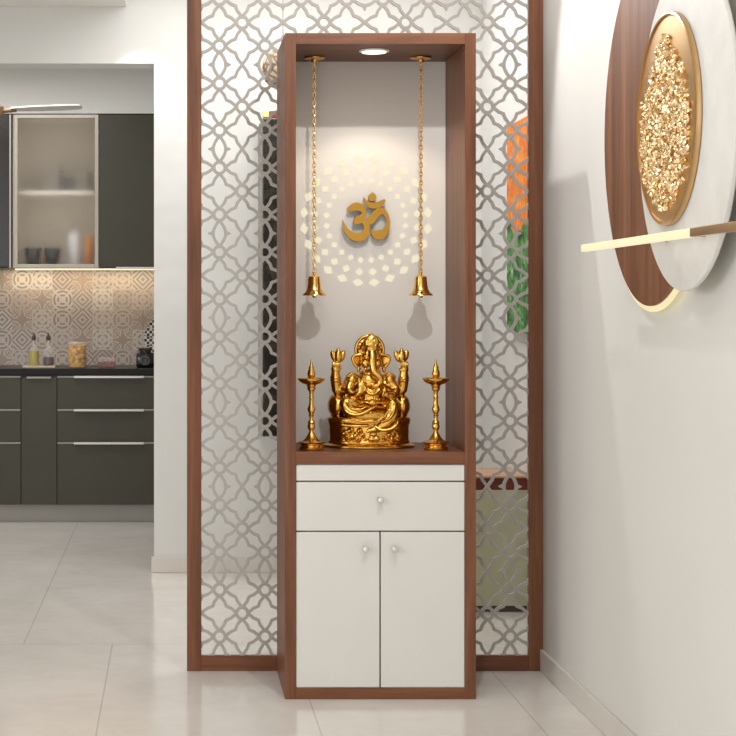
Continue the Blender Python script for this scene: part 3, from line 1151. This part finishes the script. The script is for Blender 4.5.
MB().box(X(263.6, 7.85), X(269.4, 7.85), 2.378, 2.452, zk1 + 0.013, zk1 + 0.040, 0.003).build('lid', plain('yellow_lid', srgb(238, 226, 150), 0.4), bk)
MB().lathe([(0, 0), (0.022, 0), (0.028, 0.02), (0.024, 0.036), (0.018, 0.044), (0, 0.044)], (X(274, 7.85), 2.42, zk1), 24).build('clay_pot', plain('red_clay', srgb(132, 60, 40), 0.6), None, True, base=(X(274, 7.85), 2.42, zk1),
         label='small red brown pot on the dark display cabinet', category='pot')

pl = thing('pendant_lamp', 'beige woven pendant lamp shade hanging behind the lattice', 'pendant lamp', (X(283, 7.3), 1.8, Z(90, 7.3)))
px_, pz_ = X(283, 7.3), Z(68, 7.3)
sh = MB().lathe([(0.052, -0.078), (0.075, -0.055), (0.088, 0.0), (0.078, 0.045), (0.05, 0.072), (0.02, 0.08), (0.018, 0.076), (0.046, 0.068), (0.073, 0.042), (0.083, 0.0), (0.07, -0.053), (0.047, -0.076), (0.052, -0.078)], (px_, 1.8, pz_), 36).build('shade', woven_mat(), pl, True)
MB().tube([(px_, 1.8, pz_ + 0.07), (px_, 1.8, HC - 0.02)], 0.003, 8).build('cord', plain('grey_cord', srgb(170, 165, 158), 0.6), pl, True)
MB().lathe([(0, 0), (0.045, 0), (0.045, -0.018), (0.012, -0.024), (0, -0.024)], (px_, 1.8, HC), 24).build('ceiling_rose', WHITE_LAM, pl, True)

# ------------------------------------------------------------------ kitchen: base units
dK = 10.0
yk = dK - 5.5
ybk = 5.119
ztk = Z(505, dK)
zcb = Z(375, dK)
xa, xb2, xc, xd = X(21, dK), X(57, dK), X(57, dK), X(200, dK)


def base_unit(name, label, xl, xr, fronts, handle, grp=None):
    t = thing(name, label, 'kitchen cabinet', ((xl + xr) / 2, yk + 0.3, 0), grp)
    MB().box(xl, xr, yk + 0.021, ybk, ztk, zcb).build('body', OLIVED, t)
    MB().box(xl, xr, yk + 0.06, yk + 0.08, 0, ztk).build('toe_kick', plain('grey_kick', srgb(168, 164, 158), 0.4), t)
    for (nm, zlo, zhi) in fronts:
        f = MB().box(xl + 0.002, xr - 0.002, yk, yk + 0.02, zlo, zhi, 0.001).build(nm, OLIVE if True else OLIVED, t)
        if handle == 'profile':
            MB().box(xl + 0.002, xr - 0.002, yk - 0.002, yk + 0.018, zhi, zhi + 0.008).build('profile', plain('grip_profile', srgb(150, 146, 136), 0.35, 0.5), f)
            hx0, hx1 = X(74, dK), X(144, dK)
            if xl < hx0 < xr:
                MB().box(hx0, hx1, yk - 0.024, yk, zhi - 0.003, zhi + 0.010, 0.002).build('handle', ALU, f)
        elif handle == 'tab':
            MB().box((xl + xr) / 2 - 0.07, (xl + xr) / 2 + 0.07, yk - 0.016, yk, zhi - 0.006, zhi + 0.006, 0.002).build('handle', plain('grip_profile', srgb(150, 146, 136), 0.35, 0.5), f)
    return t


zz = [ztk + 0.002, Z(443, dK), Z(410, dK), Z(377, dK)]
dfr = [('drawer', zz[0], zz[1] - 0.004), ('drawer', zz[1] + 0.005, zz[2] - 0.004), ('drawer', zz[2] + 0.005, zz[3] - 0.003)]
base_unit('base_cabinet', 'dark olive drawer unit with long steel handles beside the white pier', xc, xd, dfr, 'profile')
base_unit('base_cabinet', 'narrow dark olive door unit under the tray of cruets', xa, xb2, [('door', ztk + 0.002, zz[3] - 0.003)], 'tab')
base_unit('base_cabinet', 'dark olive drawer unit at the far left edge of the kitchen', X(-90, dK), xa, dfr, 'profile')
zct = Z(368.6, dK)
MB().box(X(-90, dK), xd, yk - 0.012, ybk, zcb, zct, 0.003).build('countertop', plain('black_granite', srgb(20, 19, 18), 0.3, var=0.2, vscale=60, spec=0.2), None, base=(X(60, dK), yk, zcb),
         label='black stone worktop running along the olive base cabinets', category='worktop')

# wall units
dU = 10.24
yu = dU - 5.5
zu0, zu1 = Z(268, dU), Z(114.5, dU)
gu_ = thing('glass_wall_cabinet', 'kitchen wall cabinet with frosted glass door showing cups and bottles', 'kitchen cabinet', (X(56, dU), yu + 0.18, zu0))
gx0, gx1 = X(12.5, dU), X(99, dU)
inn = plain('cabinet_inside', srgb(206, 196, 180), 0.6, var=0.01)
c_ = MB()
c_.box(gx0, gx0 + 0.018, yu + 0.02, ybk, zu0, zu1)
c_.box(gx1 - 0.018, gx1, yu + 0.02, ybk, zu0, zu1)
c_.box(gx0 + 0.018, gx1 - 0.018, yu + 0.02, ybk, zu0, zu0 + 0.02)
c_.box(gx0 + 0.018, gx1 - 0.018, yu + 0.02, ybk, zu1 - 0.02, zu1)
c_.box(gx0 + 0.018, gx1 - 0.018, ybk - 0.02, ybk, zu0 + 0.02, zu1 - 0.02)
c_.build('carcass', inn, gu_)
zsh = Z(191.5, dU)
MB().box(gx0 + 0.018, gx1 - 0.018, yu + 0.10, ybk - 0.02, zsh - 0.010, zsh + 0.010).build('shelf', plain('shelf_white', srgb(228, 222, 210), 0.4), gu_)
fr = MB()
fx0, fx1 = X(14, dU), X(98.5, dU)
fw = 0.022
fr.box(fx0, fx0 + fw, yu - 0.002, yu + 0.018, zu0, zu1, 0.0015)
fr.box(fx1 - fw, fx1, yu - 0.002, yu + 0.018, zu0, zu1, 0.0015)
fr.box(fx0 + fw, fx1 - fw, yu - 0.002, yu + 0.018, zu0, zu0 + fw, 0.0015)
fr.box(fx0 + fw, fx1 - fw, yu - 0.002, yu + 0.018, zu1 - fw, zu1, 0.0015)
dg_ = fr.build('door', plain('champagne_frame', srgb(170, 163, 152), 0.35, 0.4), gu_)
MB().box(fx0 + fw, fx1 - fw, yu + 0.006, yu + 0.010, zu0 + fw, zu1 - fw).build('frosted_pane', glass('frosted_glass', (0.96, 0.94, 0.90, 1), 0.5, 1.3), dg_, label='frosted glass pane')
lamp('glass_cabinet_fill', 'AREA', ((gx0 + gx1) / 2, yu + 0.024, (zu0 + zu1) / 2), 1.25, NEUT, ((gx0 + gx1) / 2, ybk, (zu0 + zu1) / 2), shape='RECTANGLE', size=0.40, size_y=0.80)  # added fill lamp inside the cabinet, replaces room light the pane blocks

sl = thing('wall_cabinet', 'plain olive kitchen wall cabinet beside the white pier', 'kitchen cabinet', (X(140, dU), yu + 0.18, zu0))
MB().box(gx1, X(190, dU), yu + 0.02, ybk, zu0, zu1).build('body', OLIVED, sl)
MB().box(gx1 + 0.002, X(190, dU), yu, yu + 0.019, zu0 + 0.008, zu1, 0.001).build('door', OLIVE, sl)
MB().box(X(116, dU), X(188, dU), yu - 0.012, yu + 0.019, zu0 - 0.006, zu0 + 0.006, 0.001).build('handle', ALU, sl)
sk = thing('wall_cabinet', 'dark kitchen wall cabinet cut off by the left edge of the picture', 'kitchen cabinet', (X(-30, dU), yu + 0.18, zu0))
MB().box(X(-80, dU), gx0 - 0.001, yu + 0.02, ybk, zu0, zu1).build('body', OLIVED, sk)
MB().box(X(-80, dU), X(9.3, dU), yu, yu + 0.019, zu0 + 0.008, zu1, 0.001).build('door', plain('black_glass_door', srgb(44, 41, 38), 0.18, var=0.05), sk)
MB().box(X(9.4, dU), X(11, dU), yu - 0.004, yu + 0.019, zu0, zu1).build('edge_profile', MATS['champagne_frame'], sk)
st = MB().box(gx0, X(190, dU), yu + 0.16, yu + 0.185, zu0 - 0.008, zu0 - 0.0005, 0.001).build('led_strip', emit('led_strip_lens', (1.0, 0.82, 0.52, 1), 1.6), None, base=(X(60, dU), yu + 0.17, zu0 - 0.008),
         label='warm light strip fixed under the kitchen wall cabinets', category='light strip')
lamp('under_cabinet_light', 'AREA', (X(80, dU), yu + 0.28, zu0 - 0.012), 1.8, (1.0, 0.80, 0.52), (X(80, dU), yu + 0.34, 1.1), shape='RECTANGLE', size=1.0, size_y=0.03)

# things behind the frosted door
yi = yu + 0.13
di = 5.5 + yi
zfl = zu0 + 0.02


def put(name, label, cat, px, zbase, prof, mat, grp=None, seg=28, y=yi):
    q = MB().lathe(prof, (X(px, 5.5 + y), y, zbase), seg).build(name, mat, None, True, base=(X(px, 5.5 + y), y, zbase), label=label, category=cat)
    if grp:
        q['group'] = grp
    return q


cup = [(0, 0), (0.030, 0), (0.036, 0.02), (0.052, 0.092), (0.053, 0.10), (0.048, 0.098), (0.034, 0.02), (0, 0.015)]
DC = plain('dark_ceramic', srgb(30, 27, 26), 0.4)
put('tapered_cup', 'dark tapered cup at the left behind the frosted door', 'cup', 33, zfl, cup, DC, 'dark cups behind the frosted door', y=yu + 0.095)
put('tapered_cup', 'dark tapered cup next to the white bottle behind the frosted door', 'cup', 52.5, zfl, cup, DC, 'dark cups behind the frosted door', y=yu + 0.095)
put('bottle', 'white rounded bottle behind the frosted kitchen door', 'bottle', 74.5, zfl, [(0, 0), (0.038, 0), (0.040, 0.01), (0.040, 0.16), (0.034, 0.185), (0.02, 0.20), (0, 0.205)], plain('white_ceramic', srgb(214, 214, 214), 0.3), y=yu + 0.17)
put('pillar_candle', 'amber candle at the right behind the frosted kitchen door', 'candle', 89, zfl, [(0, 0), (0.022, 0), (0.022, 0.17), (0.018, 0.175), (0, 0.175)], plain('amber_wax', srgb(206, 128, 44), 0.5), y=yu + 0.12)
put('amber_bowl', 'small amber bowl at the left back behind the frosted door', 'bowl', 42.5, zfl, [(0, 0), (0.02, 0), (0.034, 0.03), (0.036, 0.05), (0.032, 0.048), (0.02, 0.01), (0, 0.008)], plain('amber_glass', srgb(208, 146, 66), 0.3), y=yu + 0.22)
zsf = zsh + 0.010


def crate(name, label, px0, px1, h, mat, y=yi):
    t = MB()
    a, b = X(px0, 5.5 + y), X(px1, 5.5 + y)
    t.box(a, b, y, y + 0.08, zsf, zsf + 0.008)
    t.box(a, a + 0.006, y, y + 0.08, zsf + 0.008, zsf + h)
    t.box(b - 0.006, b, y, y + 0.08, zsf + 0.008, zsf + h)
    t.box(a + 0.006, b - 0.006, y, y + 0.006, zsf + 0.008, zsf + h)
    t.box(a + 0.006, b - 0.006, y + 0.074, y + 0.08, zsf + 0.008, zsf + h)
    t.build(name, mat, None, base=((a + b) / 2, y + 0.04, zsf), label=label, category='storage box')


crate('storage_box', 'taller pale grey box on the shelf behind the frosted door', 43, 59, 0.15, plain('grey_box_pale', srgb(112, 106, 96), 0.5), yi - 0.02)
crate('storage_box', 'small dark grey box in the middle of the shelf behind the frosted door', 60, 73, 0.085, plain('grey_box_dark', srgb(66, 60, 56), 0.5), yi - 0.027)
crate('storage_box', 'pale grey box at the right of the shelf behind the frosted door', 75, 88, 0.12, plain('grey_box_pale', srgb(112, 106, 96), 0.5), yi - 0.02)

# ------------------------------------------------------------------ on the worktop
yt = yk + 0.14
dT = 5.5 + yt
tray = MB()
tray.box(X(23, dT), X(56, dT), yt - 0.06, yt + 0.06, zct, zct + 0.012, 0.003)
tray.box(X(23, dT), X(24, dT), yt - 0.06, yt + 0.06, zct + 0.012, zct + 0.018, 0.001)
tray.box(X(55, dT), X(56, dT), yt - 0.06, yt + 0.06, zct + 0.012, zct + 0.018, 0.001)
tray.build('tray', plain('cream_tray', srgb(206, 190, 168), 0.5), None, base=(X(39, dT), yt, zct), label='cream tray under two cruets on the black worktop', category='tray')
CLEAR = clear('clear_glass', (0.95, 0.95, 0.94, 1), 0.07)
zt0 = zct + 0.012


def cruet(px, label, liquid, h, r):
    bx = X(px, dT)
    t = thing('cruet', label, 'cruet', (bx, yt, zt0), 'glass cruets on the tray')
    MB().lathe([(0, 0.002), (r * 0.92, 0.002), (r, 0.010), (r * 0.96, h), (0, h)], (bx, yt, zt0), 24).build('liquid', liquid, t, True)
    MB().lathe([(0, 0), (r * 1.06, 0), (r * 1.12, 0.008), (r * 1.02, 0.075), (r * 0.7, 0.105), (0.010, 0.125), (0.009, 0.155), (0.007, 0.155), (0.008, 0.124), (r * 0.62, 0.102), (r * 0.98, 0.074), (r * 1.05, 0.010), (r, 0.0015), (0, 0.0015)], (bx, yt, zt0), 24).build('glass_body', CLEAR, t, True)
    MB().lathe([(0, 0.146), (0.0085, 0.146), (0.013, 0.158), (0.013, 0.166), (0.006, 0.176), (0.004, 0.19), (0, 0.19)], (bx, yt, zt0), 16).build('pourer', plain('steel_pourer', srgb(92, 82, 74), 0.3, 0.8), t, True)


cruet(33.8, 'glass cruet of yellow green oil on the cream tray', plain('olive_oil', srgb(176, 158, 26), 0.2), 0.085, 0.030)
cruet(48.3, 'glass cruet of dark brown vinegar on the cream tray', plain('vinegar', srgb(66, 14, 10), 0.3), 0.050, 0.031)

bx = X(77.3, dT)
pj = thing('storage_jar', 'tall clear jar filled with yellow pasta on the worktop', 'jar', (bx, yt, zct))
MB().lathe([(0, 0.004), (0.050, 0.004), (0.052, 0.012), (0.052, 0.128), (0.04, 0.134), (0, 0.136)], (bx, yt, zct), 32).build('pasta', pasta_mat(), pj, True, kind='stuff')
MB().lathe([(0, 0), (0.054, 0), (0.056, 0.006), (0.056, 0.138), (0.054, 0.138), (0.054, 0.006), (0.052, 0.003), (0, 0.003)], (bx, yt, zct), 32).build('glass_body', CLEAR, pj, True)
MB().lathe([(0, 0.139), (0.057, 0.139), (0.058, 0.143), (0.057, 0.15), (0.02, 0.152), (0, 0.152)], (bx, yt, zct), 32).build('lid', clear('clear_lid', (0.9, 0.82, 0.68, 1), 0.35), pj, True)

ra, rb = X(97.5, dT), X(115.5, dT)
rj = thing('food_box', 'low clear box of dark red food on the worktop', 'box', ((ra + rb) / 2, yt, zct))
MB().box(ra + 0.003, rb - 0.003, yt - 0.04, yt + 0.04, zct + 0.003, zct + 0.036, 0.006).build('contents', plain('red_food', srgb(112, 20, 22), 0.5, var=0.35, vscale=60), rj)
b_ = MB()
b_.box(ra, rb, yt - 0.044, yt + 0.044, zct, zct + 0.003)
for A in ((ra, ra + 0.0025, yt - 0.044, yt + 0.044), (rb - 0.0025, rb, yt - 0.044, yt + 0.044), (ra + 0.0025, rb - 0.0025, yt - 0.044, yt - 0.0415), (ra + 0.0025, rb - 0.0025, yt + 0.0415, yt + 0.044)):
    b_.box(A[0], A[1], A[2], A[3], zct + 0.003, zct + 0.062)
b_.build('clear_box', clear('rosy_clear', (0.85, 0.6, 0.58, 1), 0.1), rj)

bx = X(145.3, dT)
kj = thing('black_jar', 'square black jar with round emblem on the worktop by the pier', 'jar', (bx, yt, zct))
MB().box(bx - 0.052, bx + 0.052, yt - 0.052, yt + 0.052, zct, zct + 0.088, 0.012).build('body', BLACK, kj, True)
MB().lathe([(0, 0.088), (0.034, 0.088), (0.034, 0.098), (0.040, 0.100), (0.041, 0.112), (0.036, 0.116), (0, 0.117)], (bx, yt, zct), 28).build('lid', plain('dark_brown_lid', srgb(40, 26, 24), 0.3), kj, True)
em = MB().lathe([(0.022, 0), (0.026, 0), (0.026, 0.0015), (0.022, 0.0015), (0.022, 0)], (bx, yt - 0.0522, zct + 0.044), 32, mat=Matrix.Rotation(PI / 2, 4, 'X'))
for dz, hw in ((0.012, 0.008), (0.004, 0.013), (-0.004, 0.013), (-0.012, 0.008)):
    em.box(bx - hw, bx + hw, yt - 0.0535, yt - 0.0522, zct + 0.044 + dz - 0.0018, zct + 0.044 + dz + 0.0018)
em.build('emblem', plain('pale_print', srgb(132, 132, 130), 0.5), kj)

# decorative plate leaning on the backsplash, half hidden by the pier
py_ = 5.02
pr_ = 0.16
pm = Matrix.Rotation(PI / 2 - 0.30, 4, 'X')
MB().lathe([(0, 0.0), (0.06, 0.0), (0.075, 0.004), (pr_, 0.016), (pr_ + 0.001, 0.019), (0.075, 0.009), (0, 0.006)], (X(171, 10.5), py_ - 0.004, zct + pr_ * math.cos(0.30) + 0.006), 48, mat=pm).build('decorative_plate', check_mat(), None, True, base=(X(171, 10.5), py_, zct),
         label='black and white checked plate leaning on the tiles, half hidden by the pier', category='plate')

# ------------------------------------------------------------------ ceiling fan in the kitchen
df = 9.2
yf_ = df - 5.5
fx, fz = X(-14, df), Z(111, df)
fan = thing('ceiling_fan', 'white ceiling fan in the kitchen with one long blade in view', 'ceiling fan', (fx, yf_, fz - 0.05))
MB().lathe([(0, -0.05), (0.06, -0.05), (0.09, -0.03), (0.095, 0.02), (0.06, 0.05), (0.02, 0.06), (0, 0.06)], (fx, yf_, fz), 36).build('motor', plain('fan_brown', srgb(120, 92, 66), 0.35, 0.3), fan, True)
MB().tube([(fx, yf_, fz + 0.05), (fx, yf_, HC - 0.03)], 0.012, 12).build('downrod', plain('fan_white', srgb(222, 220, 214), 0.5), fan, True)
MB().lathe([(0, 0), (0.06, 0), (0.055, -0.04), (0.015, -0.06), (0, -0.06)], (fx, yf_, HC), 28).build('canopy', MATS['fan_white'], fan, True)
for q in range(3):
    a0 = q * 2 * PI / 3
    bl = bmesh.new()
    pts = [(0.13, -0.035), (0.25, -0.055), (0.42, -0.058), (0.495, -0.045), (0.51, 0.0), (0.495, 0.045), (0.42, 0.058), (0.25, 0.055), (0.13, 0.035)]
    lo = [bl.verts.new((p[0], p[1], -0.004 + 0.006 * p[1] / 0.058 * -1)) for p in pts]
    hi = [bl.verts.new((p[0], p[1], 0.004 + 0.006 * p[1] / 0.058 * -1)) for p in pts]
    bl.faces.new(lo)
    bl.faces.new(hi[::-1])
    for k in range(len(pts)):
        j = (k + 1) % len(pts)
        bl.faces.new((lo[k], hi[k], hi[j], lo[j]))
    m_ = MB()
    m_.add(bl, Matrix.Translation((fx, yf_, fz + 0.005)) @ Matrix.Rotation(a0, 4, 'Z') @ Matrix.Rotation(-0.035, 4, 'Y'))
    b_o = m_.build('blade', MATS['fan_white'], fan)
    arm_ = MB()
    arm_.tube([(fx + 0.08 * math.cos(a0), yf_ + 0.08 * math.sin(a0), fz), (fx + 0.16 * math.cos(a0), yf_ + 0.16 * math.sin(a0), fz + 0.006)], 0.012, 8)
    arm_.build('blade_arm', MATS['fan_brown'], b_o, True)
